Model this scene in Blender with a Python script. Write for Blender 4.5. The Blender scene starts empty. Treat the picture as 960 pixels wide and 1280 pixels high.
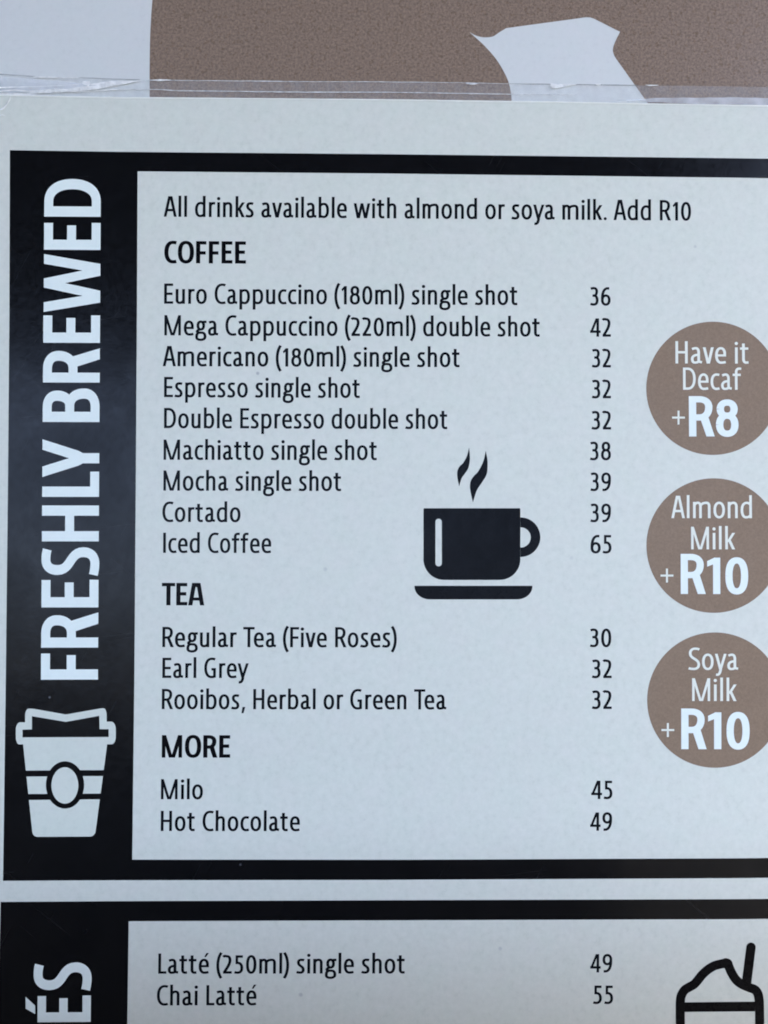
import bpy, bmesh, math, random
from math import radians, sin, cos, pi, sqrt
from mathutils import Vector, Matrix
from mathutils.geometry import delaunay_2d_cdt

scn = bpy.context.scene
COL = scn.collection
random.seed(4)

# ------------------------------------------------------------------ camera pose, board plane
S = 0.0003                      # metres of board per unit of the fitted pose
F = 962.0                       # focal length of the phone in photo pixels (960 x 1280)
YAW, PIT, ROL = -0.01254837, -0.01401949, 0.00243094
TILT = radians(13)               # the board leans back a little
CENTRE = Vector((0.0, 0.0, 0.31))
Ry = Matrix(((cos(YAW), 0, sin(YAW)), (0, 1, 0), (-sin(YAW), 0, cos(YAW))))
Rx = Matrix(((1, 0, 0), (0, cos(PIT), -sin(PIT)), (0, sin(PIT), cos(PIT))))
Rz = Matrix(((cos(ROL), -sin(ROL), 0), (sin(ROL), cos(ROL), 0), (0, 0, 1)))
RC = Rz @ Rx @ Ry               # board axes (right, down, inward) -> camera axes
TC = Vector((0, 0, F))
BOARD = Matrix.Translation(CENTRE) @ Matrix.Rotation(-TILT, 4, 'X')


def loc(p):                     # (right, down, inward) -> board-local metres (x right, y inward, z up)
    return Vector((p[0] * S, p[2] * S, -p[1] * S))


def at(u, v):
    """Where the point measured at (u, v) in the photograph lies on the board (right, down)."""
    d = Vector(((u - 480) / F, (v - 640) / F, 1.0))
    a = RC.transposed() @ d
    b = RC.transposed() @ TC
    s = b.z / a.z
    return Vector(((a * s - b).x, (a * s - b).y))


cam_d = bpy.data.cameras.new('camera')
cam = bpy.data.objects.new('camera', cam_d)
COL.objects.link(cam)
cpos = BOARD @ loc(-(RC.transposed() @ TC))
B3 = BOARD.to_3x3()
ax = [B3 @ loc(RC.transposed() @ Vector(e)).normalized() for e in ((1, 0, 0), (0, -1, 0), (0, 0, -1))]
cam.matrix_world = Matrix.Translation(cpos) @ Matrix((ax[0], ax[1], ax[2])).transposed().to_4x4()
cam_d.sensor_fit = 'VERTICAL'
cam_d.sensor_height = 34.6
cam_d.lens = F / 1280 * 34.6
cam_d.clip_start = 0.005
cam_d.clip_end = 500
scn.camera = cam

# ------------------------------------------------------------------ light
SUN_EL, SUN_AZ = radians(50), radians(25)     # azimuth from +Y, clockwise seen from above
world = bpy.data.worlds.new('World')
scn.world = world
world.use_nodes = True
wn = world.node_tree
bg = wn.nodes['Background']
sky = wn.nodes.new('ShaderNodeTexSky')
sky.sky_type = 'NISHITA'
sky.sun_disc = False
sky.sun_elevation = SUN_EL
sky.sun_rotation = SUN_AZ
sky.air_density = 0.6
sky.ozone_density = 0.4
sky.dust_density = 9.0
wn.links.new(sky.outputs[0], bg.inputs[0])
bg.inputs[1].default_value = 0.15
sd = bpy.data.lights.new('sun', 'SUN')
sd.energy = 3.0
sd.angle = radians(0.5)
sd.color = (1.0, 0.96, 0.9)
sun = bpy.data.objects.new('sun', sd)
COL.objects.link(sun)
sdir = Vector((sin(SUN_AZ) * cos(SUN_EL), cos(SUN_AZ) * cos(SUN_EL), sin(SUN_EL)))
sun.rotation_euler = sdir.to_track_quat('Z', 'Y').to_euler()
scn.view_settings.view_transform = 'Standard'
scn.view_settings.look = 'None'
scn.view_settings.exposure = 3.55
scn.view_settings.gamma = 1.0
scn.cycles.filter_width = 1.8


# ------------------------------------------------------------------ materials
def newmat(name):
    m = bpy.data.materials.new(name)
    m.use_nodes = True
    nt = m.node_tree
    return m, nt, nt.nodes['Principled BSDF']


def nd(nt, typ, **kw):
    n = nt.nodes.new(typ)
    for k, v in kw.items():
        if k in n.inputs:
            n.inputs[k].default_value = v
        else:
            setattr(n, k, v)
    return n


def ramp(nt, src, p0, c0, p1, c1):
    r = nt.nodes.new('ShaderNodeValToRGB')
    e = r.color_ramp.elements
    e[0].position, e[0].color = p0, (*c0, 1)
    e[1].position, e[1].color = p1, (*c1, 1)
    nt.links.new(src, r.inputs[0])
    return r


def coords(nt, scale=(1, 1, 1)):
    tc = nt.nodes.new('ShaderNodeTexCoord')
    mp = nt.nodes.new('ShaderNodeMapping')
    mp.inputs['Scale'].default_value = scale
    nt.links.new(tc.outputs['Object'], mp.inputs[0])
    return mp.outputs[0]


def gloss(nt, p, rough=0.2, coat=1.0, bump=0.06):
    """the glossy laminate: fine orange-peel, hairline scratches"""
    p.inputs['Roughness'].default_value = 0.6
    p.inputs['Specular IOR Level'].default_value = 0.0
    p.inputs['Coat Weight'].default_value = coat
    p.inputs['Coat IOR'].default_value = 1.5
    co = coords(nt)
    n1 = nd(nt, 'ShaderNodeTexNoise', Scale=420.0, Detail=4.0, Roughness=0.65)
    nt.links.new(co, n1.inputs['Vector'])
    rr = nt.nodes.new('ShaderNodeMapRange')
    rr.inputs[1].default_value, rr.inputs[2].default_value = 0.3, 0.7
    rr.inputs[3].default_value, rr.inputs[4].default_value = rough * 0.75, rough * 1.3
    nt.links.new(n1.outputs[0], rr.inputs[0])
    nt.links.new(rr.outputs[0], p.inputs['Coat Roughness'])
    # smudges: the gloss is uneven in soft patches where the laminate has been wiped and handled
    n2 = nd(nt, 'ShaderNodeTexNoise', Scale=34.0, Detail=5.0, Roughness=0.6, Distortion=0.8)
    nt.links.new(co, n2.inputs['Vector'])
    cw = nt.nodes.new('ShaderNodeMapRange')
    cw.inputs[1].default_value, cw.inputs[2].default_value = 0.3, 0.7
    cw.inputs[3].default_value, cw.inputs[4].default_value = coat * 0.72, min(1.0, coat * 1.28)
    nt.links.new(n2.outputs[0], cw.inputs[0])
    nt.links.new(cw.outputs[0], p.inputs['Coat Weight'])
    bp = nd(nt, 'ShaderNodeBump', Strength=bump, Distance=0.0004)
    nt.links.new(n1.outputs[0], bp.inputs['Height'])
    nt.links.new(bp.outputs[0], p.inputs['Coat Normal'])
    return co


def paper_mat(name, c0, c1, specks=True):
    m, nt, p = newmat(name)
    co = gloss(nt, p, 0.32, 0.3, 0.04)
    n = nd(nt, 'ShaderNodeTexNoise', Scale=420.0, Detail=5.0, Roughness=0.7)
    nt.links.new(co, n.inputs['Vector'])
    r = ramp(nt, n.outputs[0], 0.32, c0, 0.68, c1)
    # faint drift between a cooler and a pinker white
    n2 = nd(nt, 'ShaderNodeTexNoise', Scale=95.0, Detail=3.0)
    nt.links.new(co, n2.inputs['Vector'])
    r2 = ramp(nt, n2.outputs[0], 0.35, (0.985, 1.0, 0.995), 0.65, (1.0, 0.993, 1.0))
    mx = nd(nt, 'ShaderNodeMixRGB', blend_type='MULTIPLY')
    mx.inputs[0].default_value = 1
    nt.links.new(r.outputs[0], mx.inputs[1])
    nt.links.new(r2.outputs[0], mx.inputs[2])
    out = mx.outputs[0]
    if specks:
        v = nd(nt, 'ShaderNodeTexVoronoi', Scale=75.0)
        nt.links.new(co, v.inputs['Vector'])
        n3 = nd(nt, 'ShaderNodeTexNoise', Scale=23.0, Detail=1.0)
        nt.links.new(co, n3.inputs['Vector'])
        th = nd(nt, 'ShaderNodeMath', operation='MULTIPLY')
        r3 = ramp(nt, n3.outputs[0], 0.60, (0, 0, 0), 0.72, (1, 1, 1))
        rv = ramp(nt, v.outputs['Distance'], 0.035, (1, 1, 1), 0.07, (0, 0, 0))
        nt.links.new(r3.outputs[0], th.inputs[0])
        nt.links.new(rv.outputs[0], th.inputs[1])
        m2 = nd(nt, 'ShaderNodeMixRGB', blend_type='MIX')
        m2.inputs[2].default_value = (0.30, 0.32, 0.33, 1)
        mm = nd(nt, 'ShaderNodeMath', operation='MULTIPLY')
        mm.inputs[1].default_value = 0.7
        nt.links.new(th.outputs[0], mm.inputs[0])
        nt.links.new(mm.outputs[0], m2.inputs[0])
        nt.links.new(out, m2.inputs[1])
        out = m2.outputs[0]
    nt.links.new(out, p.inputs['Base Color'])
    return m


def ink_mat(name, c, rough=0.24, coat=1.0, bump=0.12, scratch=False, vary=0.2):
    m, nt, p = newmat(name)
    co = gloss(nt, p, rough, coat, bump)
    n = nd(nt, 'ShaderNodeTexNoise', Scale=150.0, Detail=5.0, Roughness=0.7)
    nt.links.new(co, n.inputs['Vector'])
    r = ramp(nt, n.outputs[0], 0.3, tuple(x * (1 - vary) for x in c), 0.7, tuple(x * (1 + vary) for x in c))
    out = r.outputs[0]
    if scratch:
        v = nd(nt, 'ShaderNodeTexVoronoi', Scale=85.0)
        nt.links.new(co, v.inputs['Vector'])
        n3 = nd(nt, 'ShaderNodeTexNoise', Scale=31.0, Detail=1.0)
        nt.links.new(co, n3.inputs['Vector'])
        r3 = ramp(nt, n3.outputs[0], 0.58, (0, 0, 0), 0.68, (0.3, 0.32, 0.34))
        rv = ramp(nt, v.outputs['Distance'], 0.03, (1, 1, 1), 0.06, (0, 0, 0))
        dm = nd(nt, 'ShaderNodeMixRGB', blend_type='MULTIPLY')
        dm.inputs[0].default_value = 1
        nt.links.new(r3.outputs[0], dm.inputs[1])
        nt.links.new(rv.outputs[0], dm.inputs[2])
        da = nd(nt, 'ShaderNodeMixRGB', blend_type='ADD')
        da.inputs[0].default_value = 1
        nt.links.new(out, da.inputs[1])
        nt.links.new(dm.outputs[0], da.inputs[2])
        out = da.outputs[0]
        # sparse pale hairlines: stretched noise ridges, broken up by a second noise
        for k, (rot, sc) in enumerate(((0.5, (900, 900, 26)), (-0.9, (700, 700, 20)), (1.45, (800, 800, 18)))):
            tc = nt.nodes.new('ShaderNodeTexCoord')
            mp = nt.nodes.new('ShaderNodeMapping')
            mp.vector_type = 'TEXTURE'
            mp.inputs['Rotation'].default_value = (0, rot, 0)
            mp.inputs['Scale'].default_value = tuple(1.0 / s for s in sc)
            nt.links.new(tc.outputs['Object'], mp.inputs[0])
            s = nd(nt, 'ShaderNodeTexNoise', Scale=1.0, Detail=1.0)
            nt.links.new(mp.outputs[0], s.inputs['Vector'])
            rs = ramp(nt, s.outputs[0], 0.735, (0, 0, 0), 0.80, (1, 1, 1))
            mx = nd(nt, 'ShaderNodeMixRGB', blend_type='ADD')
            mx.inputs[0].default_value = 0.005
            nt.links.new(out, mx.inputs[1])
            nt.links.new(rs.outputs[0], mx.inputs[2])
            out = mx.outputs[0]
    nt.links.new(out, p.inputs['Base Color'])
    return m


def brown_mat(name, c, contrast, scale, rough=0.4, coat=0.3):
    m, nt, p = newmat(name)
    co = gloss(nt, p, rough, coat, 0.1)
    n = nd(nt, 'ShaderNodeTexNoise', Scale=scale, Detail=4.0, Roughness=0.85)
    nt.links.new(co, n.inputs['Vector'])
    r = ramp(nt, n.outputs[0], 0.30, tuple(x * (1 - contrast) for x in c), 0.70, tuple(x * (1 + contrast) for x in c))
    nt.links.new(r.outputs[0], p.inputs['Base Color'])
    return m


def clear_mat(name, fac, col, rough, bump, scale):
    m, nt, p = newmat(name)
    p.inputs['Base Color'].default_value = (*col, 1)
    p.inputs['Roughness'].default_value = rough
    co = coords(nt)
    n = nd(nt, 'ShaderNodeTexNoise', Scale=scale, Detail=4.0)
    nt.links.new(co, n.inputs['Vector'])
    bp = nd(nt, 'ShaderNodeBump', Strength=bump, Distance=0.0005)
    nt.links.new(n.outputs[0], bp.inputs['Height'])
    nt.links.new(bp.outputs[0], p.inputs['Normal'])
    tr = nt.nodes.new('ShaderNodeBsdfTransparent')
    mx = nt.nodes.new('ShaderNodeMixShader')
    rf = nt.nodes.new('ShaderNodeMapRange')
    rf.inputs[1].default_value, rf.inputs[2].default_value = 0.35, 0.65
    rf.inputs[3].default_value, rf.inputs[4].default_value = fac * 0.7, min(1, fac * 1.3)
    nt.links.new(n.outputs[0], rf.inputs[0])
    nt.links.new(rf.outputs[0], mx.inputs[0])
    nt.links.new(tr.outputs[0], mx.inputs[1])
    nt.links.new(p.outputs[0], mx.inputs[2])
    nt.links.new(mx.outputs[0], nt.nodes['Material Output'].inputs[0])
    return m


def plain_mat(name, c0, c1, scale, rough=0.9):
    m, nt, p = newmat(name)
    n = nd(nt, 'ShaderNodeTexNoise', Scale=scale, Detail=8.0)
    nt.links.new(coords(nt), n.inputs['Vector'])
    r = ramp(nt, n.outputs[0], 0.3, c0, 0.7, c1)
    nt.links.new(r.outputs[0], p.inputs['Base Color'])
    p.inputs['Roughness'].default_value = rough
    return m


M_PAPER = paper_mat('menu_paper', (0.705, 0.728, 0.625), (0.77, 0.788, 0.685))
M_BACK = paper_mat('backing_paper', (0.715, 0.732, 0.69), (0.745, 0.762, 0.72), False)
M_BLACK = ink_mat('black_panel_ink', (0.004, 0.0043, 0.005), 0.2, 0.48, 0.09, True)
M_TEXT = ink_mat('text_ink', (0.006, 0.007, 0.009), 0.28, 0.14, 0.1)
M_BOLD = ink_mat('bold_ink', (0.003, 0.003, 0.004), 0.28, 0.15, 0.1)
M_WHITE = ink_mat('white_lettering', (0.87, 0.95, 0.87), 0.3, 0.3, 0.03, vary=0.02)
M_GREYWHITE = paper_mat('printed_white', (0.70, 0.735, 0.63), (0.745, 0.78, 0.67), False)
M_BADGE = brown_mat('badge_brown', (0.278, 0.198, 0.132), 0.14, 900.0)
M_BROWN = brown_mat('brown_print', (0.258, 0.186, 0.135), 0.55, 1000.0, 0.3, 1.0)
M_CREAM = ink_mat('badge_lettering', (0.84, 0.86, 0.74), 0.3, 0.3, 0.03, vary=0.02)
M_FILM = clear_mat('clear_film', 0.16, (0.80, 0.83, 0.83), 0.10, 0.5, 260.0)
M_CREASE_GLARE = clear_mat('creased_film_glare', 1.0, (0.98, 0.98, 0.92), 0.15, 0.9, 500.0)  # white stands in for sky glare on the creases
M_EDGELIGHT = plain_mat('sheet_edge_highlight', (0.88, 0.90, 0.78), (0.94, 0.95, 0.86), 300.0, 0.5)  # pale cream stands in for light caught by the sheet's top edge
M_EDGESHADOW = clear_mat('film_edge_shadow', 0.7, (0.28, 0.27, 0.26), 0.3, 0.4, 700.0)  # dark tone stands in for the thin shadow line at the film's edge
M_SHEEN = clear_mat('film_sheen', 0.45, (0.92, 0.95, 0.96), 0.2, 0.3, 160.0)  # pale haze stands in for sky reflected on the film
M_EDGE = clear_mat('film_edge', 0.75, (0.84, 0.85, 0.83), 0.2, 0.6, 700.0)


# ------------------------------------------------------------------ mesh helpers
def inside(pt, loop):
    """winding number of the point in the loop"""
    w = 0
    x, y = pt
    for i in range(len(loop)):
        (x0, y0), (x1, y1) = loop[i - 1], loop[i]
        side = (x1 - x0) * (y - y0) - (x - x0) * (y1 - y0)
        if y0 <= y < y1 and side > 0:
            w += 1
        elif y1 <= y < y0 and side < 0:
            w -= 1
    return w


def cdt(verts, polys, even_odd=False):
    """Union of polygons (or one polygon with holes) -> clean triangles without overlaps."""
    vv, ee = [], []
    for lp in polys:
        n0 = len(vv)
        vv += [Vector(p) for p in lp]
        ee += [(n0 + i, n0 + (i + 1) % len(lp)) for i in range(len(lp))]
    V, _, Fc, _, _, _ = delaunay_2d_cdt(vv, ee, [], 0, 1e-4)
    bb = [(min(p[0] for p in lp), max(p[0] for p in lp), min(p[1] for p in lp), max(p[1] for p in lp)) for lp in polys]
    out = []
    for f in Fc:
        c = ((V[f[0]].x + V[f[1]].x + V[f[2]].x) / 3, (V[f[0]].y + V[f[1]].y + V[f[2]].y) / 3)
        n = 0
        for lp, q in zip(polys, bb):
            if q[0] <= c[0] <= q[1] and q[2] <= c[1] <= q[3] and inside(c, lp):
                n += 1
                if not even_odd:
                    break
        if (n % 2 if even_odd else n):
            out.append(tuple(f))
    return [(v.x, v.y) for v in V], out


def holed(outer, holes):
    return cdt(None, [outer] + holes, True)


class Build:
    """collects flat printed shapes in board units and links them as one mesh object"""
    def __init__(self):
        self.v, self.f = [], []

    def flat(self, verts, faces, depth):
        n = len(self.v)
        self.v += [(x, y, depth) for x, y in verts]
        for f in faces:
            pts = [verts[i] for i in f]
            a = sum(pts[i][0] * pts[(i + 1) % len(pts)][1] - pts[(i + 1) % len(pts)][0] * pts[i][1] for i in range(len(pts)))
            f = f if a < 0 else tuple(reversed(f))
            self.f.append(tuple(i + n for i in f))

    def photo(self, pts, depth):                       # polygon measured on the photograph
        v, f = cdt(None, [[tuple(at(*p)) for p in pts]])
        self.flat(v, f, depth)

    def obj(self, name, mat, parent=None, base=(0, 0, 0), smooth=False):
        me = bpy.data.meshes.new(name)
        b = loc(base)
        me.from_pydata([tuple(loc(p) - b) for p in self.v], [], self.f)
        me.materials.append(mat)
        if smooth:
            for pl in me.polygons:
                pl.use_smooth = True
        me.update()
        o = bpy.data.objects.new(name, me)
        COL.objects.link(o)
        if parent:
            o.parent = parent
        else:
            o.matrix_world = BOARD @ Matrix.Translation(b)
        return o


def smooth_path(pts, n=8):
    """Catmull-Rom through the points (open)."""
    P = [Vector(p) for p in pts]
    P = [P[0] * 2 - P[1]] + P + [P[-1] * 2 - P[-2]]
    out = []
    for i in range(1, len(P) - 2):
        for k in range(n):
            t = k / n
            a, b, c, d = P[i - 1], P[i], P[i + 1], P[i + 2]
            out.append(tuple(0.5 * ((2 * b) + (c - a) * t + (2 * a - 5 * b + 4 * c - d) * t * t + (3 * b - a - 3 * c + d) * t ** 3)))
    out.append(tuple(P[-2]))
    return out


def rounded(pts, radii, n=8, lim=0.499):
    """closed polygon with rounded corners"""
    out = []
    N = len(pts)
    for i in range(N):
        p = Vector(pts[i]); a = Vector(pts[i - 1]); b = Vector(pts[(i + 1) % N])
        r = radii[i] if isinstance(radii, (list, tuple)) else radii
        if r <= 0:
            out.append(tuple(p)); continue
        d1 = (a - p); d2 = (b - p)
        l1 = min(r, d1.length * lim); l2 = min(r, d2.length * lim)
        s = p + d1.normalized() * l1; e = p + d2.normalized() * l2
        k = 0.5523
        c1 = s + (p - s) * k; c2 = e + (p - e) * k
        for j in range(n + 1):
            t = j / n
            out.append(tuple(s * (1 - t) ** 3 + c1 * 3 * t * (1 - t) ** 2 + c2 * 3 * t * t * (1 - t) + e * t ** 3))
    return out


def ellipse(cx, cy, rx, ry, n=72):
    return [(cx + rx * cos(2 * pi * i / n), cy + ry * sin(2 * pi * i / n)) for i in range(n)]


def ribbon(path, w, n0=None):
    """thick line of constant width along a path, as quads"""
    P = [Vector(p) for p in path]
    L, R = [], []
    for i in range(len(P)):
        t = (P[min(i + 1, len(P) - 1)] - P[max(i - 1, 0)]).normalized()
        nrm = Vector((-t.y, t.x))
        L.append(P[i] + nrm * w / 2); R.append(P[i] - nrm * w / 2)
    return [[tuple(L[i]), tuple(L[i + 1]), tuple(R[i + 1]), tuple(R[i])] for i in range(len(P) - 1)]


# ------------------------------------------------------------------ lettering: pen strokes drawn glyph by glyph
CAP, XH, ASC, DESC, DH = 700, 510, 722, -192, 635
K = 0.62


class Pen:
    def __init__(self, wv, wh):
        self.wv, self.wh, self.polys = wv, wh, []
        self.cur = None

    def R(s, x0, y0, x1, y1):
        s.polys.append([(x0, y0), (x1, y0), (x1, y1), (x0, y1)])

    def P(s, *pts):
        s.polys.append(list(pts))

    def D(s, x0, y0, x1, y1, w=None):                     # diagonal with level ends
        h = (w or s.wv) / 2
        s.polys.append([(x0 - h, y0), (x0 + h, y0), (x1 + h, y1), (x1 - h, y1)])

    def dot(s, x, y, r):
        s.polys.append([(x + r * cos(2 * pi * i / 20), y + r * sin(2 * pi * i / 20)) for i in range(20)])

    def S(s, start, *segs):
        pts = [Vector(start)]
        tan = []
        for g in segs:
            k, *a = g
            p0 = pts[-1].copy()
            if k == 'l':
                pts.append(Vector(a)); continue
            if k == 'hv':
                p3 = Vector(a[:2]); kk = a[2] if len(a) > 2 else K
                c1 = Vector((p0.x + kk * (p3.x - p0.x), p0.y)); c2 = Vector((p3.x, p3.y - kk * (p3.y - p0.y)))
            elif k == 'vh':
                p3 = Vector(a[:2]); kk = a[2] if len(a) > 2 else K
                c1 = Vector((p0.x, p0.y + kk * (p3.y - p0.y))); c2 = Vector((p3.x - kk * (p3.x - p0.x), p3.y))
            else:
                c1, c2, p3 = Vector(a[0:2]), Vector(a[2:4]), Vector(a[4:6])
            for i in range(1, 13):
                t = i / 12
                pts.append(p0 * (1 - t) ** 3 + c1 * 3 * t * (1 - t) ** 2 + c2 * 3 * t * t * (1 - t) + p3 * t ** 3)
        q = [pts[0]]
        for p in pts[1:]:
            if (p - q[-1]).length > 0.5:
                q.append(p)
        L, Rr = [], []
        for i in range(len(q)):
            if i == 0:
                t = (q[1] - q[0]).normalized()
            elif i == len(q) - 1:
                t = (q[-1] - q[-2]).normalized()
            else:
                t = ((q[i + 1] - q[i]).normalized() + (q[i] - q[i - 1]).normalized()).normalized()
            n = Vector((-t.y, t.x))
            h = 0.5 * sqrt((s.wv * n.x) ** 2 + (s.wh * n.y) ** 2)
            L.append(q[i] + n * h); Rr.append(q[i] - n * h)
        for i in range(len(q) - 1):
            s.polys.append([tuple(L[i]), tuple(L[i + 1]), tuple(Rr[i + 1]), tuple(Rr[i])])

    def ring(s, x0, y0, x1, y1, k=K):
        a, b = s.wv / 2, s.wh / 2
        xm, ym = (x0 + x1) / 2, (y0 + y1) / 2
        s.S((x0 + a, ym), ('vh', xm, y1 - b, k), ('hv', x1 - a, ym, k), ('vh', xm, y0 + b, k), ('hv', x0 + a, ym, k))


def glyph(ch, wv, wh):
    p = Pen(wv, wh)
    a, b = wv / 2, wh / 2
    R, D, St, ring = p.R, p.D, p.S, p.ring
    adv = 400
    if ch == ' ':
        adv = 190
    elif ch == 'a':
        St((72, XH - b - 22), ('c', 110, XH - b - 4, 150, XH + 8 - b, 188, XH + 8 - b), ('hv', 318 - a, 350), ('l', 318 - a, 120), ('c', 318 - a, 60, 335 - a, b + 16, 378, b + 2))
        St((318 - a, 308 - b), ('l', 250, 308 - b), ('hv', 35 + a, 140), ('vh', 155, -8 + b), ('c', 240, -8 + b, 290, 50, 318 - a, 130))
        adv = 398
    elif ch == 'b':
        R(55, 0, 55 + wv, ASC); adv = 450
        St((55 + a, 370), ('vh', 245, XH + 8 - b), ('hv', 413 - a, 255), ('vh', 235, -8 + b), ('hv', 55 + a, 110))
        R(55, 0, 55 + wv, 200)
    elif ch == 'c':
        St((318, XH - b - 6), ('c', 285, XH + 4 - b, 255, XH + 8 - b, 225, XH + 8 - b), ('hv', 35 + a, 255), ('vh', 215, -8 + b), ('c', 250, -8 + b, 290, b - 2, 320, b + 8)); adv = 338
    elif ch == 'd':
        R(395 - wv, 0, 395, ASC); adv = 450
        St((395 - a, 380), ('vh', 225, XH + 8 - b), ('hv', 35 + a, 255), ('vh', 205, -8 + b), ('hv', 395 - a, 130))
    elif ch in 'eé':
        R(35 + a, 222, 375 - a, 222 + wh * 0.9)
        St((375 - a, 222), ('l', 375 - a, 310), ('vh', 212, XH + 8 - b), ('hv', 35 + a, 255), ('vh', 220, -8 + b), ('c', 270, -8 + b, 320, b, 362, b + 12)); adv = 405
        if ch == 'é':
            p.P((215, 575), (290, 715), (370, 715), (275, 575))
    elif ch == 'f':
        St((85 + a, 0), ('l', 85 + a, 560), ('vh', 225, CAP + 6 - b), ('l', 292, CAP + 3 - b)); R(12, XH - wh, 275, XH); adv = 308
    elif ch == 'g':
        ring(62, 168, 352, XH + 10)
        p.P((270, XH - wh), (400, XH - wh + 8), (400, XH + 4), (280, XH + 2))
        St((165, 205), ('c', 60, 170, 60, 105, 150, 100), ('l', 245, 98), ('hv', 400 - a, -40), ('vh', 205, -190 + b), ('hv', 18 + a, -62), ('c', 18 + a, 20, 70, 70, 150, 98)); adv = 415
    elif ch == 'h':
        R(55, 0, 55 + wv, ASC); St((55 + a, 350), ('vh', 240, XH + 8 - b), ('hv', 372 - a, 365), ('l', 372 - a, 0)); adv = 428
    elif ch == 'i':
        R(55, 0, 55 + wv, XH); p.dot(55 + a, 632, wv * 0.60); adv = 195
    elif ch == 'k':
        R(55, 0, 55 + wv, ASC); D(140, 225, 322, XH, wv * 1.08); D(318, 0, 182, 290, wv * 1.12); adv = 372
    elif ch == 'l':
        R(55, 0, 55 + wv, ASC); adv = 196
    elif ch == 'm':
        R(55, 0, 55 + wv, XH)
        St((55 + a, 360), ('vh', 215, XH + 8 - b), ('hv', 334 - a, 370), ('l', 334 - a, 0))
        St((334 - a, 360), ('vh', 485, XH + 8 - b), ('hv', 612 - a, 370), ('l', 612 - a, 0)); adv = 668
    elif ch == 'n':
        R(55, 0, 55 + wv, XH); St((55 + a, 350), ('vh', 240, XH + 8 - b), ('hv', 372 - a, 365), ('l', 372 - a, 0)); adv = 428
    elif ch == 'o':
        ring(35, -8, 400, XH + 8); adv = 435
    elif ch == 'p':
        R(55, DESC, 55 + wv, XH); adv = 450
        St((55 + a, 370), ('vh', 245, XH + 8 - b), ('hv', 413 - a, 255), ('vh', 235, -8 + b), ('hv', 55 + a, 120))
    elif ch == 'r':
        R(55, 0, 55 + wv, XH); St((55 + a, 330), ('vh', 210, XH + 4 - b), ('l', 272, XH + 2 - b)); adv = 285
    elif ch == 's':
        St((285, XH - b - 6), ('c', 250, XH + 8 - b, 215, XH + 8 - b, 180, XH + 8 - b), ('hv', 45 + a, 385), ('c', 45 + a, 250, 302 - a, 270, 302 - a, 130), ('vh', 160, -8 + b), ('c', 115, -8 + b, 70, b - 2, 35, b + 14)); adv = 335
    elif ch == 't':
        St((78 + a, 632), ('l', 78 + a, 140), ('vh', 205, -6 + b), ('l', 275, -2 + b)); R(15, XH - wh, 272, XH); adv = 312
    elif ch == 'u':
        St((55 + a, XH), ('l', 55 + a, 145), ('vh', 185, -8 + b), ('hv', 370 - a, 150)); R(370 - wv, 0, 370, XH); adv = 425
    elif ch == 'v':
        D(62, XH, 180, 0, wv * 1.02); D(312, XH, 194, 0, wv * 1.02); adv = 374
    elif ch == 'w':
        D(60, XH, 165, 0, wv); D(295, XH, 180, 0, wv * .95); D(295, XH, 410, 0, wv * .95); D(530, XH, 425, 0, wv); adv = 590
    elif ch == 'y':
        D(58, XH, 190, 10, wv * 1.02)
        p.P((298, XH), (298 + wv, XH), (225, -10), (190 - a, 10))
        St((200, 30), ('c', 175, -90, 150, DESC + b, 85, DESC + b + 2), ('l', 50, DESC + b + 8)); adv = 380
    elif ch == '0':
        ring(38, -8, 385, DH + 8); adv = 422
    elif ch == '1':
        p.P((240 - wv, 0), (240, 0), (240, DH), (240 - wv + 10, DH), (240 - wv - 2, DH - 20)); p.P((58, DH - 115), (82, DH - 115 - wh * .75), (240 - a, DH - wh * 0.9), (240 - a, DH), (240 - wv + 10, DH)); adv = 305
    elif ch == '2':
        St((48, DH - b - 18), ('c', 90, DH, 125, DH + 8 - b, 170, DH + 8 - b), ('hv', 318 - a, 470), ('c', 318 - a, 350, 200, 230, 78, b)); R(42, 0, 332, wh); adv = 380
    elif ch == '3':
        St((52, DH - b - 14), ('c', 90, DH + 2 - b, 130, DH + 8 - b, 165, DH + 8 - b), ('hv', 312 - a, 490), ('vh', 170, 342), ('l', 112, 342)); St((112, 342), ('l', 170, 342), ('hv', 328 - a, 180), ('vh', 160, -8 + b), ('c', 120, -8 + b, 80, b - 2, 38, b + 14)); adv = 378
    elif ch == '4':
        R(252, 0, 252 + wv * .95, DH); R(28, 132, 400, 132 + wh); D(70, 150, 268, DH, wv * .9); p.P((235, DH), (252 + wv * .95, DH), (252 + wv * .95, DH - 60), (240, DH - 60)); adv = 425
    elif ch == '5':
        R(75, DH - wh, 318, DH); R(75, 345, 75 + wv * .88, DH); St((75, 372), ('l', 150, 372), ('hv', 332 - a, 190), ('vh', 150, -8 + b), ('c', 110, -8 + b, 75, b - 2, 40, b + 10)); adv = 385
    elif ch == '6':
        St((335, DH - b), ('l', 280, DH + 4 - b), ('hv', 38 + a, 250), ('l', 38 + a, 180)); ring(38, -8, 382, 388); adv = 415
    elif ch == '9':
        St((80, b), ('l', 135, b - 4), ('hv', 382 - a, 385), ('l', 382 - a, 455)); ring(38, DH - 388, 382, DH + 8); adv = 415
    elif ch == '8':
        ring(58, 305, 362, DH + 8); ring(36, -8, 384, 305 + wh); adv = 420
    elif ch == '(':
        St((190, 725), ('c', 35, 520, 35, 60, 190, -158)); adv = 208
    elif ch == ')':
        St((22, 725), ('c', 177, 520, 177, 60, 22, -158)); adv = 212
    elif ch == ',':
        p.P((75, 80), (75 + wv, 80), (110, -138), (40, -138)); adv = 190
    elif ch == '.':
        p.dot(100, 45, 52); adv = 190
    elif ch == '+':
        R(40, 250 - b, 400, 250 + b); R(220 - b, 60, 220 + b, 440); adv = 440
    elif ch == 'A':
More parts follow.
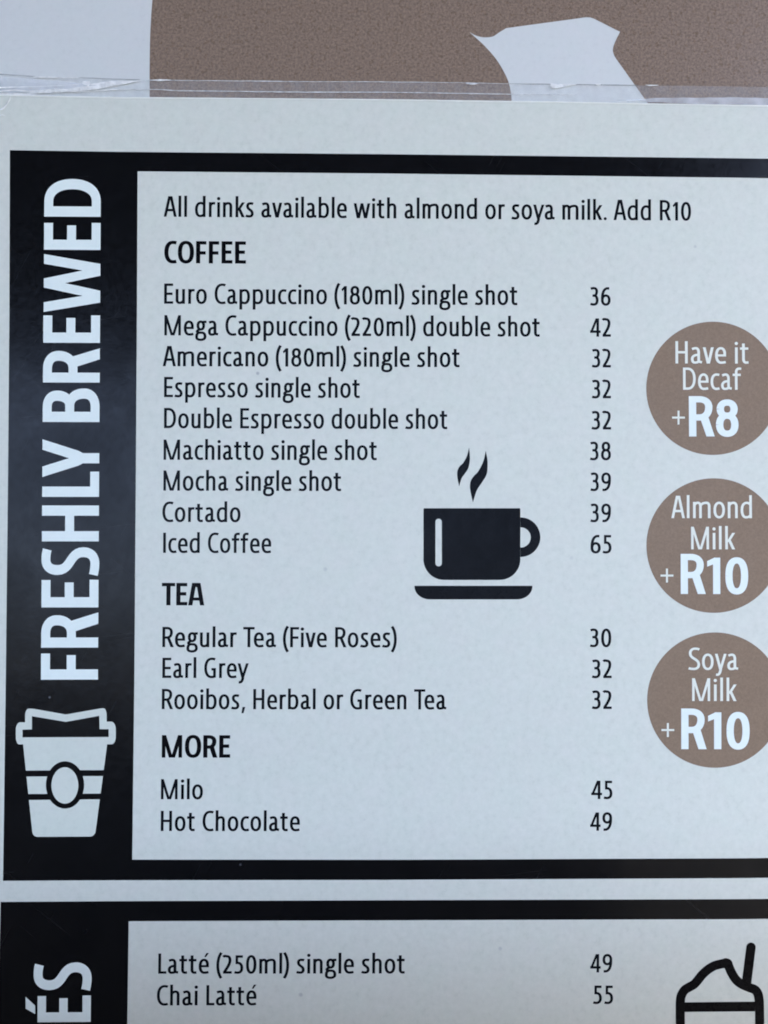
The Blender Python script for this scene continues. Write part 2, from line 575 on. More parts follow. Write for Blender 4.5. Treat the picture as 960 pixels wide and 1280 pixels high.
        D(55, 0, 205, CAP, wv); D(402, 0, 252, CAP, wv); R(105, 185, 350, 185 + wh); p.P((205 - a, CAP), (252 + a, CAP), (240, CAP - 90), (217, CAP - 90)); adv = 452
    elif ch == 'C':
        St((402, CAP - b - 14), ('c', 370, CAP + 2 - b, 335, CAP + 8 - b, 290, CAP + 8 - b), ('hv', 38 + a, 350), ('vh', 285, -8 + b), ('c', 330, -8 + b, 365, b - 2, 404, b + 12)); adv = 425
    elif ch == 'D':
        R(60, 0, 60 + wv, CAP); St((60 + a, CAP - b), ('l', 215, CAP - b), ('hv', 470 - a, 350), ('vh', 215, b), ('l', 60 + a, b)); adv = 508
    elif ch == 'E':
        R(60, 0, 60 + wv, CAP); R(60, CAP - wh, 365, CAP); R(60, 345 - b, 345, 345 + b); R(60, 0, 368, wh); adv = 395
    elif ch == 'F':
        R(60, 0, 60 + wv, CAP); R(60, CAP - wh, 360, CAP); R(60, 335 - b, 340, 335 + b); adv = 368
    elif ch == 'G':
        St((412, CAP - b - 14), ('c', 380, CAP + 2 - b, 340, CAP + 8 - b, 295, CAP + 8 - b), ('hv', 38 + a, 350), ('vh', 285, -8 + b), ('c', 340, -8 + b, 390, b - 2, 440 - a, b + 18)); R(440 - wv, 15, 440, 345); R(285, 345 - wh, 440, 345); adv = 495
    elif ch == 'H':
        R(60, 0, 60 + wv, CAP); R(440 - wv, 0, 440, CAP); R(60, 352 - b, 440, 352 + b); adv = 500
    elif ch == 'I':
        R(60, 0, 60 + wv, CAP); adv = 203
    elif ch == 'L':
        R(60, 0, 60 + wv, CAP); R(60, 0, 332, wh); adv = 345
    elif ch == 'M':
        R(60, 0, 60 + wv * .92, CAP); R(620 - wv * .92, 0, 620, CAP); D(105, CAP, 322, 0, wv * .95); D(575, CAP, 358, 0, wv * .95); adv = 682
    elif ch == 'R':
        R(60, 0, 60 + wv, CAP); St((60 + a, CAP - b), ('l', 215, CAP - b), ('hv', 412 - a, 515), ('vh', 215, 330), ('l', 60 + a, 330)); D(255, 335, 392, 0, wv * 1.1); adv = 448
    elif ch == 'S':
        St((372, CAP - b - 20), ('c', 330, CAP + 4 - b, 290, CAP + 8 - b, 235, CAP + 8 - b), ('hv', 42 + a, 520), ('c', 42 + a, 340, 395 - a, 360, 395 - a, 170), ('vh', 195, -8 + b), ('c', 135, -8 + b, 80, b - 2, 35, b + 18)); adv = 420
    elif ch == 'T':
        R(15, CAP - wh, 400, CAP); R(208 - a, 0, 208 + a, CAP); adv = 408
    return p.polys, adv


def bold(ch, wv=128, wh=110):
    p = Pen(wv, wh)
    a, b = wv / 2, wh / 2
    R, D, St, ring = p.R, p.D, p.S, p.ring
    adv = 430
    if ch == ' ':
        adv = 190
    elif ch == 'A':
        D(70, 0, 190, CAP, wv); D(440, 0, 320, CAP, wv); R(130, 150, 380, 150 + wh * .9); p.P((190 - a, CAP), (320 + a, CAP), (300, CAP - 130), (210, CAP - 130)); adv = 510
    elif ch == 'B':
        R(60, 0, 60 + wv, CAP)
        St((60 + a, CAP - b), ('l', 250, CAP - b), ('hv', 452 - a, 525), ('vh', 260, 368), ('l', 60 + a, 368))
        St((60 + a, 368), ('l', 260, 368), ('hv', 480 - a, 190), ('vh', 250, b), ('l', 60 + a, b)); adv = 505
    elif ch == 'C':
        St((412, CAP - b - 6), ('c', 370, CAP + 6 - b, 330, CAP + 8 - b, 300, CAP + 8 - b), ('hv', 30 + a, 350), ('vh', 300, -8 + b), ('c', 340, -8 + b, 375, b - 6, 412, b + 4)); adv = 428
    elif ch == 'D':
        R(60, 0, 60 + wv, CAP); St((60 + a, CAP - b), ('l', 250, CAP - b), ('hv', 530 - a, 350), ('vh', 250, b), ('l', 60 + a, b)); adv = 560
    elif ch == 'E':
        R(60, 0, 60 + wv, CAP); R(60, CAP - wh, 402, CAP); R(60, 360 - b, 372, 360 + b); R(60, 0, 405, wh); adv = 428
    elif ch == 'F':
        R(60, 0, 60 + wv, CAP); R(60, CAP - wh, 386, CAP); R(60, 330 - b, 366, 330 + b); adv = 403
    elif ch == 'H':
        R(60, 0, 60 + wv, CAP); R(508 - wv, 0, 508, CAP); R(60, 360 - b, 508, 360 + b); adv = 568
    elif ch == 'L':
        R(60, 0, 60 + wv, CAP); R(60, 0, 374, wh); adv = 390
    elif ch == 'M':
        R(60, 0, 60 + wv * .86, CAP); R(696 - wv * .86, 0, 696, CAP); D(130, CAP, 345, 0, wv * .95); D(626, CAP, 411, 0, wv * .95); adv = 752
    elif ch == 'O':
        ring(30, -8, 540, CAP + 8, 0.66); adv = 545
    elif ch == 'R':
        R(60, 0, 60 + wv, CAP); St((60 + a, CAP - b), ('l', 240, CAP - b), ('hv', 470 - a, 510), ('vh', 240, 330), ('l', 60 + a, 330)); p.P((250, 330), (395, 345), (505, 0), (362, 0)); adv = 500
    elif ch == 'S':
        St((372, CAP - b - 8), ('c', 330, CAP + 4 - b, 285, CAP + 8 - b, 235, CAP + 8 - b), ('hv', 40 + a, 510), ('c', 40 + a, 335, 400 - a, 365, 400 - a, 190), ('vh', 190, -8 + b), ('c', 140, -8 + b, 90, b - 2, 40, b + 10)); adv = 420
    elif ch == 'T':
        R(10, CAP - wh, 425, CAP); R(217 - a, 0, 217 + a, CAP); adv = 400
    elif ch == 'W':
        D(70, CAP, 190, 0, wv * .95); D(372, CAP, 222, 0, wv * .88); D(372, CAP, 522, 0, wv * .88); D(674, CAP, 554, 0, wv * .95); adv = 740
    elif ch == 'Y':
        D(70, CAP, 215, 250, wv * 1.02); D(412, CAP, 267, 250, wv * 1.02); R(241 - a, 0, 241 + a, 290); p.P((215 - a * 1.02, 252), (241 - a, 200), (241 + a, 200), (267 + a * 1.02, 252), (241, 330)); adv = 480
    elif ch == '0':
        ring(30, -8, 436, DH + 8, 0.66); adv = 465
    elif ch == '1':
        p.P((262 - wv, 0), (262, 0), (262, DH), (262 - wv + 15, DH), (262 - wv, DH - 20)); p.P((30, DH - 60), (30, DH - 60 - wh * .9), (262 - a, DH - wh * .85), (262 - a, DH), (262 - wv + 25, DH)); adv = 322
    elif ch == '8':
        ring(42, 305, 408, DH + 8); ring(28, -8, 420, 305 + wh); adv = 450
    return p.polys, adv


KERN = {('T', 'e'): -72, ('r', 'a'): -8, ('F', 'i'): 0, ('a', 'v'): -12, ('v', 'a'): -14, ('v', 'e'): -14, ('y', 'a'): -12, ('o', 'y'): -8, ('e', 'y'): -8}
CACHE = {}


def tri(ch, style):
    key = (ch, style)
    if key not in CACHE:
        kind, wv, wh = style
        polys, adv = (bold if kind == 'b' else glyph)(ch, wv, wh)
        V, Fc = cdt(None, polys) if polys else ([], [])
        CACHE[key] = (V, Fc, adv)
    return CACHE[key]


REG, LIGHT, BOLD = ('r', 96, 85), ('r', 85, 75), ('b', 132, 106)
TITLE = ('b', 128, 110)


def text(bld, s, u0, v0, u1, v1, cap, style=REG, depth=0.0, k=0):
    """s set on the baseline from photo point (u0,v0), its ink ending at u1 on (u1,v1); cap height in photo pixels"""
    x, glyphs = 0, []
    for i, ch in enumerate(s):
        V, Fc, adv = tri(ch, style)
        if i and (s[i - 1], ch) in KERN:
            x += KERN[(s[i - 1], ch)]
        glyphs.append((x, V, Fc))
        x += adv
    xs = [gx + v[0] for gx, V, _ in glyphs for v in V]
    lo, hi = min(xs), max(xs)
    A, Bp = at(u0, v0), at(u1, v1)
    ex = (Bp - A) / (hi - lo)
    up = Vector((ex.y, -ex.x)).normalized()              # board 'up' on the sheet
    mid = ((u0 + u1) / 2, (v0 + v1) / 2)
    hgt = (at(mid[0], mid[1] - 10) - at(*mid)).length / 10 * cap / CAP
    for gx, V, Fc in glyphs:
        if V:
            bld.flat([tuple(A + ex * (gx + x - lo) + up * (y * hgt)) for x, y in V], Fc, depth)
    return (Bp - A).length / (hi - lo) / hgt


# ------------------------------------------------------------------ setting
def slab_mesh(name, prof, x0, x1, mat):
    """profile in (y, z) drawn out along x"""
    me = bpy.data.meshes.new(name)
    n = len(prof)
    me.from_pydata([(x0, y, z) for y, z in prof] + [(x1, y, z) for y, z in prof], [],
                   [(i, i + n, i + 1 + n, i + 1) for i in range(n - 1)])
    me.materials.append(mat)
    o = bpy.data.objects.new(name, me)
    COL.objects.link(o)
    return o


# the pavement, with an unseen step added to block sky light from the lower sheet
STEP_D, STEP_H = 0.22, 0.218
g = slab_mesh('ground', [(40, -0.02), (-STEP_D, -0.02), (-STEP_D - 0.004, STEP_H - 0.006), (-STEP_D - 0.012, STEP_H), (-300, STEP_H)], -200, 200,
              plain_mat('asphalt', (0.025, 0.025, 0.026), (0.05, 0.05, 0.05), 14.0))
g['kind'] = 'structure'
# unseen slab added over the board to shade it and darken its upper reflections
BLOCKER_PROF = [(0.6, 1.34), (0.6, 1.30), (-2.0, 1.30), (-2.0, 1.34), (0.6, 1.342)]
blocker = slab_mesh('sky_blocker', BLOCKER_PROF, -4.5, 0.75, plain_mat('blocker_dark', (0.012, 0.012, 0.014), (0.02, 0.02, 0.022), 30.0))
blocker['label'] = 'unseen dark slab added overhead to darken the reflections in the black bands of the menu'
blocker['category'] = 'sky_blocker'

# ------------------------------------------------------------------ depths (board units; negative = towards the viewer)
D_BACK = 0.0
D_FRONT = -2.2                   # front face of the menu sheet
INK1, INK2, INK3, INK4 = D_FRONT - 0.08, D_FRONT - 0.16, D_FRONT - 0.24, D_FRONT - 0.32


def slab(bld, outline, d0, d1):
    """closed outline extruded from depth d0 (back) to d1 (front), front edge softened"""
    V, Fc = cdt(None, [outline])
    bld.flat(V, Fc, d1)
    n = len(bld.v)
    N = len(outline)
    bld.v += [(x, y, d1) for x, y in outline] + [(x, y, d0) for x, y in outline]
    ar = sum(outline[i][0] * outline[(i + 1) % N][1] - outline[(i + 1) % N][0] * outline[i][1] for i in range(N))
    for i in range(N):
        j = (i + 1) % N
        f = (n + i, n + j, n + N + j, n + N + i)
        bld.f.append(f if ar < 0 else tuple(reversed(f)))


# ------------------------------------------------------------------ backing poster with the brown print
b = Build()
slab(b, [(-900, -1000), (900, -1000), (900, 1000), (-900, 1000)], 14, D_BACK)
backing = b.obj('backing_poster', M_BACK, base=(0, 1000, 0))
backing['label'] = 'white backing poster with a speckled brown print, behind the menu sheet'
backing['category'] = 'poster'

edge = smooth_path([(204, -120), (196, -50), (190.6, 0), (188.4, 30), (187.3, 62), (187.0, 124), (188.5, 230), (192, 420)])
outer = edge + [(1150, 420), (1150, -150), (206, -150)]
beak = smooth_path([(586.8, 40.1), (595, 44.5), (605.2, 46.7), (616, 45.6), (624, 40.5), (632.8, 35.2)], 5) \
    + [(732.5, 21.6), (738, 21.9), (743.3, 23.8)] \
    + smooth_path([(775, 39.8), (769.5, 51.0), (766.8, 58), (766.1, 63.7), (768, 70), (771.8, 75.8)], 5) \
    + [(811, 130.8), (880, 232)] \
    + [(641, 232)] + smooth_path([(640.4, 160), (639.6, 127.3), (638.4, 113.8), (633.7, 97.5), (621.5, 75.8), (605.2, 56.9), (587.6, 40.9)], 5)
V, Fc = holed([tuple(at(*p)) for p in outer], [[tuple(at(*p)) for p in beak]])
b = Build()
b.flat(V, Fc, D_BACK - 0.08)
b.obj('brown_print', M_BROWN, backing, base=(0, 1000, 0))

# ------------------------------------------------------------------ menu sheet
BASE = (0, 900, 0)
top_pts = [(-60, 118.4), (-20, 119.6), (0, 120.3), (70, 122.2), (150, 123.6), (300, 124.7), (480, 126.2), (580, 127.8), (700, 129.3), (860, 132.3), (960, 133.8), (1060, 135.0)]
outline = [tuple(at(*p)) for p in top_pts]
outline = outline + [(outline[-1][0] - 2, 900), (outline[0][0] + 2, 900)]
b = Build()
slab(b, outline, -0.2, D_FRONT)
menu = b.obj('menu_sheet', M_PAPER, base=BASE)
menu['label'] = 'white printed cafe drinks menu sheet with black framed sections and price lists'
menu['category'] = 'menu'


def part(name, bld, mat, parent=None):
    return bld.obj(name, mat, parent or menu, base=BASE)


def frame(outer, inner):
    b = Build()
    V, Fc = holed([tuple(at(*p)) for p in outer], [[tuple(at(*p)) for p in inner]])
    b.flat(V, Fc, INK1)
    return part('section_frame', b, M_BLACK)


XR0, XR1 = 990, 1018
frame1 = frame([(13.4, 188.8), (150, 190.9), (480, 193.8), (920, 198.9), (XR1, 200.3), (XR1, 1095.5), (920, 1096.6), (480, 1098.8), (140, 1099.2), (4.9, 1100), (8.2, 860), (10.9, 620), (12.8, 400)],
               [(172.7, 215.2), (480, 217.9), (920, 223.1), (XR0, 224.2), (XR0, 1071.2), (920, 1071.9), (500, 1073.8), (166, 1073.6), (168.7, 840), (170.3, 620), (171.8, 400)])
frame2 = frame([(2, 1126.3), (150, 1125.4), (480, 1124.2), (920, 1122.9), (XR1, 1122), (XR1, 1520), (-6, 1520), (-1.5, 1280)],
               [(161.6, 1150.3), (480, 1149.2), (920, 1147.8), (XR0, 1147), (XR0, 1490), (154, 1490), (159.8, 1280)])

CAPR = 25.2
lines = [
    ('All drinks available with almond or soya milk. Add R10', 205.2, 271.8, 862.9, 276.7, 25.5),
    ('Euro Cappuccino (180ml) single shot', 205.7, 380.3, 646.3, 382.0, CAPR),
    ('Mega Cappuccino (220ml) double shot', 206.0, 419.8, 674.3, 421.3, CAPR),
    ('Americano (180ml) single shot', 204.0, 458.2, 574.3, 459.4, CAPR),
    ('Espresso single shot', 205.6, 496.8, 449.8, 497.8, CAPR),
    ('Double Espresso double shot', 205.6, 535.5, 558.9, 536.6, CAPR),
    ('Machiatto single shot', 205.0, 574.9, 471.0, 575.4, CAPR),
    ('Mocha single shot', 204.8, 613.4, 426.5, 613.9, CAPR),
    ('Cortado', 203.5, 652.4, 301.0, 652.7, CAPR),
    ('Iced Coffee', 204.5, 691.0, 339.3, 691.2, CAPR),
    ('Regular Tea (Five Roses)', 203.5, 808.5, 495.9, 808.9, CAPR),
    ('Earl Grey', 203.5, 847.0, 311.2, 847.1, CAPR),
    ('Rooibos, Herbal or Green Tea', 202.8, 885.9, 557.8, 886.3, CAPR),
    ('Milo', 201.7, 998.3, 254.1, 998.3, CAPR),
    ('Hot Chocolate', 201.5, 1037.9, 375.0, 1038.0, CAPR),
    ('Latté (250ml) single shot', 198.3, 1215.8, 505.8, 1215.5, CAPR),
    ('Chai Latté', 196.7, 1255.4, 320.8, 1255.1, CAPR),
]
for i, (s, u0, v0, u1, v1, cap) in enumerate(lines):
    b = Build()
    q = text(b, s, u0, v0, u1, v1, cap, REG, INK1)
    print('FIT %.3f %s' % (q, s))
    part('note_text' if i == 0 else 'item_text', b, M_TEXT)

prices = [('36', 736.9, 762.6, 382.5), ('42', 736.9, 762.9, 421.4), ('32', 739.0, 762.9, 459.7), ('32', 739.0, 763.0, 498.2),
          ('32', 738.6, 763.2, 537.1), ('38', 736.6, 763.0, 575.4), ('39', 737.2, 763.0, 613.8), ('39', 737.2, 763.0, 652.6),
          ('65', 737.6, 763.7, 691.5), ('30', 736.5, 763.4, 808.4), ('32', 739.0, 763.9, 847.1), ('32', 739.0, 764.0, 885.6),
          ('45', 738.3, 764.8, 997.9), ('49', 736.9, 764.3, 1037.5), ('49', 737.0, 764.5, 1214.2), ('55', 740.5, 765.6, 1253.4)]
for s, u0, u1, v in prices:
    b = Build()
    text(b, s, u0, v, u1, v + 0.1, CAPR, REG, INK1)
    part('price_text', b, M_TEXT)

for s, u0, v0, u1, v1, cap in (('COFFEE', 205.9, 329.7, 307.8, 330.3, 27.7), ('TEA', 202.8, 756.4, 255.8, 756.5, 28.0), ('MORE', 202.8, 946.3, 288.1, 946.4, 28.0)):
    b = Build()
    q = text(b, s, u0, v0, u1, v1, cap, BOLD, INK1)
    print('FIT %.3f %s' % (q, s))
    part('heading_text', b, M_BOLD)


# ---- vertical titles: every letter set on the measured baseline, reading upwards
def title(letters, base0, base1, cap, parent):
    """letters: (char, start v, end v); baseline runs from photo point base0 up to base1"""
    b = Build()
    (ub, vb), (ut, vt) = base0, base1
    for ch, v0, v1, cp in letters:
        V, Fc, adv = tri(ch, TITLE)
        xs = [p[0] for p in V]
        lo, hi = min(xs), max(xs)
        f0, f1 = (v0 - vb) / (vt - vb), (v1 - vb) / (vt - vb)
        A, Bp = at(ub + (ut - ub) * f0, v0), at(ub + (ut - ub) * f1, v1)
        ex = (Bp - A) / (hi - lo)
        up = Vector((ex.y, -ex.x)).normalized()
        h = cp / CAP * 1.003
        b.flat([tuple(A + ex * (x - lo) + up * (y * h)) for x, y in V], Fc, INK2)
    return b


T1 = [('F', 849.0, 816.4, 70), ('R', 809.1, 765.2, 70), ('E', 759.0, 724.5, 70), ('S', 719.7, 684.0, 69.5), ('H', 676.7, 631.9, 70), ('L', 621.2, 589.7, 70), ('Y', 596.5, 549.5, 70),
      ('B', 527.9, 486.0, 70), ('R', 478.7, 435.9, 70), ('E', 429.2, 394.9, 70), ('W', 390.9, 318.7, 69.7), ('E', 313.3, 279.6, 69.8), ('D', 272.0, 225.0, 69.8)]
part('title_text', title(T1, (123.3, 849), (126.9, 225), 70, frame1), M_WHITE, frame1)
b = title([('E', 1275.8, 1242.9, 64.9), ('S', 1237.0, 1201.5, 69.2)], (114.3, 1276), (114.7, 1200), 70, frame2)
b.photo([(33.1, 1244.5), (44.9, 1255.4), (44.9, 1265.9), (33.1, 1259.3)], INK2)
part('title_text', b, M_WHITE, frame2)


# ---- takeaway cup printed on the black band
def tk(pts):
    return [(x / 4.921, 860 + y / 4.921) for x, y in pts]


b = Build()
b.photo(tk(rounded([(143, 300), (669, 300), (588, 909), (207, 911)], [0, 0, 30, 30])), INK2)
cup = part('takeaway_cup_icon', b, M_GREYWHITE)
b = Build()
b.photo(tk(rounded([(103, 207), (160, 207), (160, 124), (205, 124), (410, 160), (625, 122), (660, 122), (660, 204), (716, 204), (716, 342), (668, 343), (145, 343), (103, 343)],
                   [46, 4, 50, 10, 12, 10, 46, 4, 46, 46, 0, 0, 46])), INK3)
part('lid_outline', b, M_GREYWHITE, cup)
b = Build()
b.photo(tk([(202, 170), (410, 205), (615, 168), (617, 250), (673, 250), (673, 298), (144, 300), (144, 253), (202, 251)]), INK4)
part('lid', b, M_BLACK, cup)
b = Build()
b.photo(tk([(150, 504), (660, 501), (655, 537), (155, 541)]), INK3)
part('sleeve_band', b, M_BLACK, cup)
b = Build()
b.photo(tk([(165, 648), (640, 645), (635, 680), (170, 685)]), INK3)
part('sleeve_band', b, M_BLACK, cup)
b = Build()
V, Fc = holed([tuple(at(*p)) for p in tk(ellipse(405, 592, 117, 145))], [[tuple(at(*p)) for p in tk(ellipse(404, 595, 82, 111))]])
b.flat(V, Fc, INK4)
part('sleeve_ring', b, M_BLACK, cup)
b = Build()
b.photo(tk(ellipse(404, 595, 82.5, 111.5)), INK4 - 0.04)
part('sleeve_oval', b, M_GREYWHITE, cup)


# ---- black coffee cup with steam
def ck(pts):
    return [tuple(at(490 + x / 4.3636, 540 + y / 4.3636)) for x, y in pts]


b = Build()
body = rounded([(171, 416), (698, 416), (698, 806), (171, 806)], [6, 6, 112, 112], 12)
slot = rounded([(236, 473), (271, 473), (271, 732), (236, 732)], [17, 17, 17, 17], 6)
V, Fc = holed(ck(body), [ck(slot)])
b.flat(V, Fc, INK1)
mug = part('coffee_cup_icon', b, M_TEXT)
b = Build()
arc = [(700 + 107 * sin(pi * i / 24), 573.5 - 107.5 * cos(pi * i / 24)) for i in range(25)]
arc_in = [(700 + 55 * sin(pi * i / 24), 575 + 55 * cos(pi * i / 24)) for i in range(25)]
V, Fc = cdt(None, [ck([(698.5, 466)] + arc + [(698.5, 681)] + [(698.5, 630)] + arc_in + [(698.5, 520)])])
b.flat(V, Fc, INK1)
part('handle', b, M_TEXT, mug)
b = Build()
V, Fc = cdt(None, [ck(rounded([(122, 838), (764, 838), (764, 912), (122, 912)], [3, 3, 84, 84], 12, 0.95))])
b.flat(V, Fc, INK1)
part('saucer', b, M_TEXT, mug)
for right, left in (([(419, 86), (423, 120), (423, 160), (414, 200), (396, 228), (378, 255), (365, 298)], [(355, 245), (356, 212), (368, 188), (388, 168), (408, 130)]),
                    ([(510, 103), (519, 150), (520, 190), (514, 234), (488, 278), (462, 318), (440, 384)], [(425, 312), (427, 272), (444, 242), (470, 214), (497, 160)])):
    b = Build()
    loop = smooth_path(right, 6) + smooth_path([right[-1]] + left + [right[0]], 6)[1:-1]
    V, Fc = cdt(None, [ck(loop)])
    b.flat(V, Fc, INK1)
    part('steam', b, M_TEXT, mug)


# ---- iced drink in the lower section
def ik(pts):
    return [tuple(at(840 + x / 8, 1170 + y / 8)) for x, y in pts]


w = 91
rib = ribbon(smooth_path([(95, 1500), (78, 950), (75, 720), (77, 640), (86, 585), (118, 530), (165, 500), (212, 473), (250, 432), (288, 384), (345, 330), (410, 290), (470, 272), (520, 263)], 6), w)
rib += ribbon(smooth_path([(520, 263), (548, 262), (562, 300), (592, 365), (635, 430), (690, 472), (760, 503), (815, 523), (845, 556), (860, 610), (866, 720), (866, 950), (850, 1500)], 6), w)
rib += [[(120, 652), (820, 645), (820, 742), (120, 748)], [(60, 1455), (890, 1455), (885, 1540), (65, 1540)]]
rib += [ellipse(528, 258, 47, 47, 32)]
V, Fc = cdt(None, [ik(q) for q in rib])
b = Build()
b.flat(V, Fc, INK1)
iced = part('iced_drink_icon', b, M_BOLD)
b = Build()
V, Fc = cdt(None, [ik(q) for q in ribbon([(781, 102), (735, 470)], 94) + [ellipse(781, 102, 47, 47, 32)]])
b.flat(V, Fc, INK2)
part('straw', b, M_BOLD, iced)

# ---- brown round badges
badges = [((890.0, 485.8, 83.0, 83.1), [('Have it', 843.4, 454.8, 934.6, 455.0, 27.8), ('Decaf', 852.9, 487.6, 925.7, 487.7, 27.7)], ('R8', 860.4, 545.9, 922.2, 545.8, 50.4), (847.2, 522.3)),
          ((891.2, 681.9, 84.0, 83.9), [('Almond', 838.2, 647.7, 938.8, 647.8, 27.9), ('Milk', 863.0, 686.6, 917.9, 686.6, 28.2)], ('R10', 850.0, 742.3, 934.2, 742.4, 50.1), (832.8, 719.3)),
          ((892.6, 874.6, 84.5, 84.4), [('Soya', 859.3, 836.9, 921.8, 837.0, 27.6), ('Milk', 864.2, 875.7, 919.7, 875.8, 28.4)], ('R10', 850.6, 935.8, 936.0, 935.9, 50.8), (833.9, 911.9))]
for (cx, cy, rx, ry), words, price, plus in badges:
    b = Build()
    b.photo(ellipse(cx, cy, rx, ry, 110), INK1)
    badge = part('badge', b, M_BADGE)
    for s, u0, v0, u1, v1, cap in words:
        b = Build()
        q = text(b, s, u0, v0, u1, v1, cap, LIGHT, INK2)
        print('FIT %.3f %s' % (q, s))
        part('badge_text', b, M_CREAM, badge)
    b = Build()
    q = text(b, *price, ('b', 128, 110), INK2)
    print('FIT %.3f %s' % (q, price[0]))
    part('badge_price', b, M_WHITE, badge)
    b = Build()
    u, v = plus
    V, Fc = cdt(None, [[tuple(at(*p)) for p in q] for q in ([(u - 8, v - 1.25), (u + 8, v - 1.25), (u + 8, v + 1.25), (u - 8, v + 1.25)], [(u - 1.25, v - 8.7), (u + 1.25, v - 8.7), (u + 1.25, v + 8.7), (u - 1.25, v + 8.7)])])
    b.flat(V, Fc, INK2)
    part('plus_sign', b, M_CREAM, badge)

# ------------------------------------------------------------------ clear plastic strip along the top edge of the sheet
SB = (0, -505, 0)
tape_top = [(-60, 92), (0, 93.2), (45, 96.3), (100, 97.6), (150, 99.6), (190, 100.4), (300, 101.4), (380, 102.2), (460, 102.4), (580, 103.6), (640, 105.0), (740, 106.4), (860, 107.6), (960, 109.2), (1060, 110.5)]


def interp(tab, u):
    for (a, x), (c, y) in zip(tab, tab[1:]):
        if a <= u <= c:
            return x + (y - x) * (u - a) / (c - a)
    return tab[-1][1]


def wavy(u, t):
    """bulge of the film: pressed down along its top edge, bowed over the edge of the sheet"""
    lift = 0.5 + 0.9 * t + 0.35 * sin(u * 0.021 + 2.1 * t) * t + 0.22 * sin(u * 0.083 + 1.3) * t
    if u < 190:
        lift += (190 - u) / 190 * 1.1 * abs(sin(t * 6.0 + u * 0.04))
    return -lift


b = Build()
us = [-60 + 1120 * i / 280 for i in range(281)]
NT = 10
for i, u in enumerate(us):
    y0 = interp(tape_top, u); y1 = interp(top_pts, u) + 0.6
    for j in range(NT + 1):
        t = j / NT
        q = at(u, y0 + (y1 - y0) * t)
        b.v.append((q.x, q.y, max(wavy(u, t), -2.0)))
for i in range(len(us) - 1):
    for j in range(NT):
        k = i * (NT + 1) + j
        b.f.append((k, k + 1, k + NT + 2, k + NT + 1))
strip = b.obj('plastic_strip', M_FILM, base=SB, smooth=True)
strip['label'] = 'clear crinkled plastic strip along the top edge of the white menu sheet'
strip['category'] = 'plastic strip'


def crease(pts, widths, name, mat, lift):
    b = Build()
    P = smooth_path([tuple(at(*p)) for p in pts], 6)
    n = len(P)
    for i, p in enumerate(P):
        f = i / (n - 1) * (len(widths) - 1)
        k = min(int(f), len(widths) - 2)
        w = widths[k] + (widths[k + 1] - widths[k]) * (f - k)
        t = Vector(P[min(i + 1, n - 1)]) - Vector(P[max(i - 1, 0)])
        t.normalize()
        nr = Vector((-t.y, t.x))
        jit = 0.25 * sin(i * 1.7) + 0.2 * sin(i * 0.63)
        for s, d in ((-0.5, 0.0), (0.0, -0.5), (0.5, 0.0)):
            q = Vector(p) + nr * w * (s + 0.12 * jit)
            b.v.append((q.x, q.y, lift + d))
    for i in range(n - 1):
        for j in range(2):
            k = i * 3 + j
            b.f.append((k, k + 1, k + 4, k + 3))
    return b.obj(name, mat, strip, base=SB, smooth=True)


CZ = -2.6  # torn flakes and creases; the white of the creases is painted sky glare
crease([(176, 102.8), (160, 104.2), (140, 106.4), (120, 109.2), (100, 112.2), (70, 115.5), (35, 118)], [0.4, 3.0, 6.5, 8.0, 6.0, 3.0, 1.0], 'crease', M_CREASE_GLARE, CZ)
crease([(104, 104.0), (110, 107), (112, 110)], [3, 9, 4], 'crease', M_CREASE_GLARE, CZ)
crease([(-20, 111.5), (0, 111), (25, 110.2), (60, 109.4), (100, 107.0)], [2.0, 2.4, 2.4, 1.4, 0.4], 'crease', M_CREASE_GLARE, CZ)
crease([(42, 97.6), (62, 97.9), (82, 98.6), (98, 98.4)], [1.0, 1.8, 0.8, 1.2], 'crease', M_CREASE_GLARE, CZ)
crease([(-20, 119), (0, 119.2), (25, 119.4), (50, 120.8), (72, 121.6)], [1.6, 1.8, 2.8, 1.6, 0.4], 'crease', M_CREASE_GLARE, CZ)
crease([(0, 115.5), (20, 114.2), (44, 115.8), (66, 113.2), (92, 112.8)], [1.2, 1.8, 1.0, 1.8, 0.6], 'crease', M_CREASE_GLARE, CZ)
crease([(0, 138.5), (6, 136), (13, 126), (14, 121)], [1.8, 2.2, 1.2, 0.6], 'crease', M_CREASE_GLARE, CZ)
crease([(0, 147), (4, 145), (7, 146.5)], [1.2, 1.6, 0.8], 'crease', M_CREASE_GLARE, CZ)
crease([(30, 115.4), (60, 114.6), (100, 116.2), (140, 113.6), (168, 112.8)], [0.5, 1.4, 0.8, 1.2, 0.5], 'crease', M_CREASE_GLARE, CZ)
crease([(688, 106.4), (692, 108.8), (697, 108.9), (706, 108.0), (720, 106.7)], [3.0, 6.0, 5.0, 3.4, 0.8], 'crease', M_CREASE_GLARE, CZ)
crease([(744, 106.4), (747, 107.0), (750, 106.6)], [1.5, 3.0, 1.5], 'crease', M_CREASE_GLARE, CZ)
crease([(192, 101.4), (200, 101.8), (214, 101.4)], [0.8, 2.8, 1.0], 'crease', M_CREASE_GLARE, CZ)
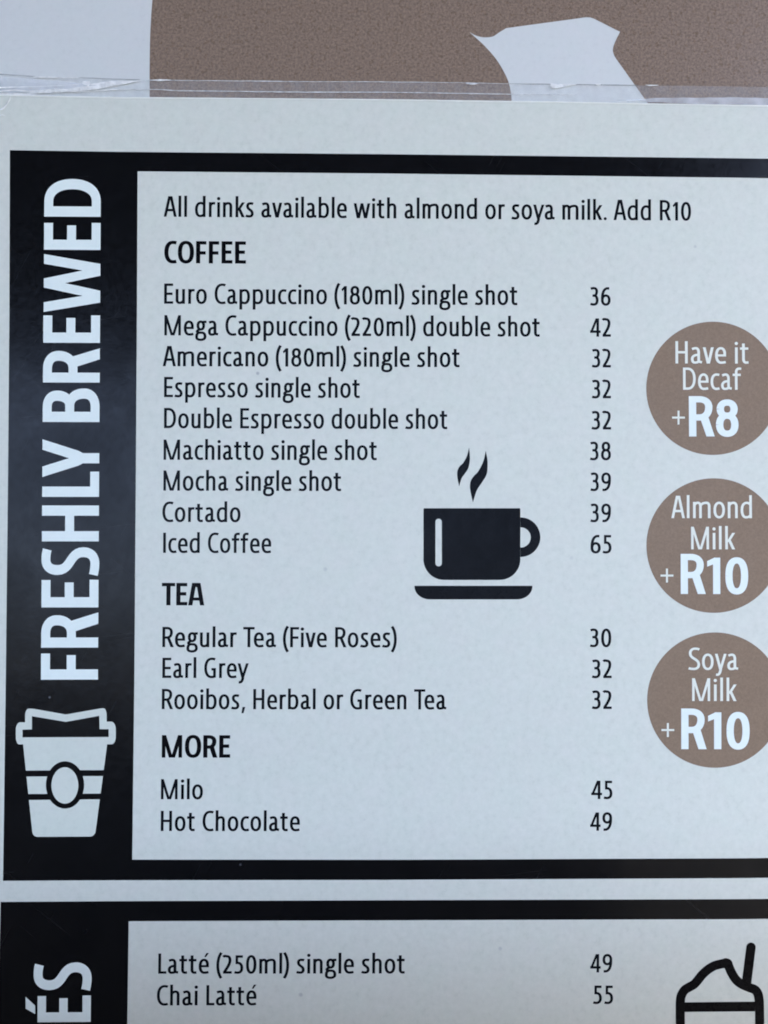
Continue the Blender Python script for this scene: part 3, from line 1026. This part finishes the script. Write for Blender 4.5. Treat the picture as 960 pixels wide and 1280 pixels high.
crease([(582, 105.6), (590, 106.2), (598, 105.8)], [0.8, 2.6, 1.0], 'crease', M_EDGE, CZ)
crease([(806, 107.6), (812, 108.2), (822, 108.0)], [0.6, 1.8, 0.6], 'crease', M_CREASE_GLARE, CZ)
# the raised bead of the cut edge and of the seam below it
crease([(u, interp(tape_top, u) + 0.4) for u in range(186, 640, 30)], [1.2, 0.9, 1.3, 0.8, 1.1, 0.8, 0.6], 'edge_bead_shading', M_EDGE, -1.2)
crease([(u, interp(tape_top, u) + 0.2) for u in range(636, 800, 16)], [0.3, 1.0, 0.6, 1.1, 0.8, 1.0, 0.4], 'edge_bead_shading', M_EDGESHADOW, -1.2)  # shadow line along the film's edge, painted as a dark bead
crease([(u, interp(tape_top, u) + 0.1) for u in range(100, 190, 15)], [0.4, 0.8, 0.5, 0.9, 0.6], 'edge_bead_shading', M_EDGESHADOW, -1.2)
crease([(u, interp(tape_top, u) + 0.1) for u in range(0, 46, 15)], [0.8, 0.6, 0.8], 'edge_bead_shading', M_EDGESHADOW, -1.2)
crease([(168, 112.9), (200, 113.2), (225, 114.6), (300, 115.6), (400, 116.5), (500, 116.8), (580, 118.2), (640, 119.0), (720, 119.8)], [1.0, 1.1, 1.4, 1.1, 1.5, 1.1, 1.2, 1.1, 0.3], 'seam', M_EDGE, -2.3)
# sky sheen at the film's right end, painted as a pale ribbon
crease([(770, 126.5), (820, 126.6), (870, 127.2), (920, 127.6), (970, 128.2), (1050, 129)], [0.5, 5.5, 8.0, 9.0, 9.0, 9.0], 'sheen_patch', M_SHEEN, -2.45)
crease([(u, interp(top_pts, u) - 0.1) for u in range(-40, 1060, 50)], [1.7, 2.0, 1.6, 2.0, 1.7, 2.0], 'edge_bead_shading', M_EDGELIGHT, -2.5)  # highlight along the sheet's top edge, painted in a pale bead
crease([(-50, 107), (0, 107.5), (40, 108.5), (80, 109.5), (130, 108)], [20, 20, 17, 12, 1], 'sheen_patch', M_SHEEN, -2.5)  # white glare at the film's left end, painted as a hazy patch
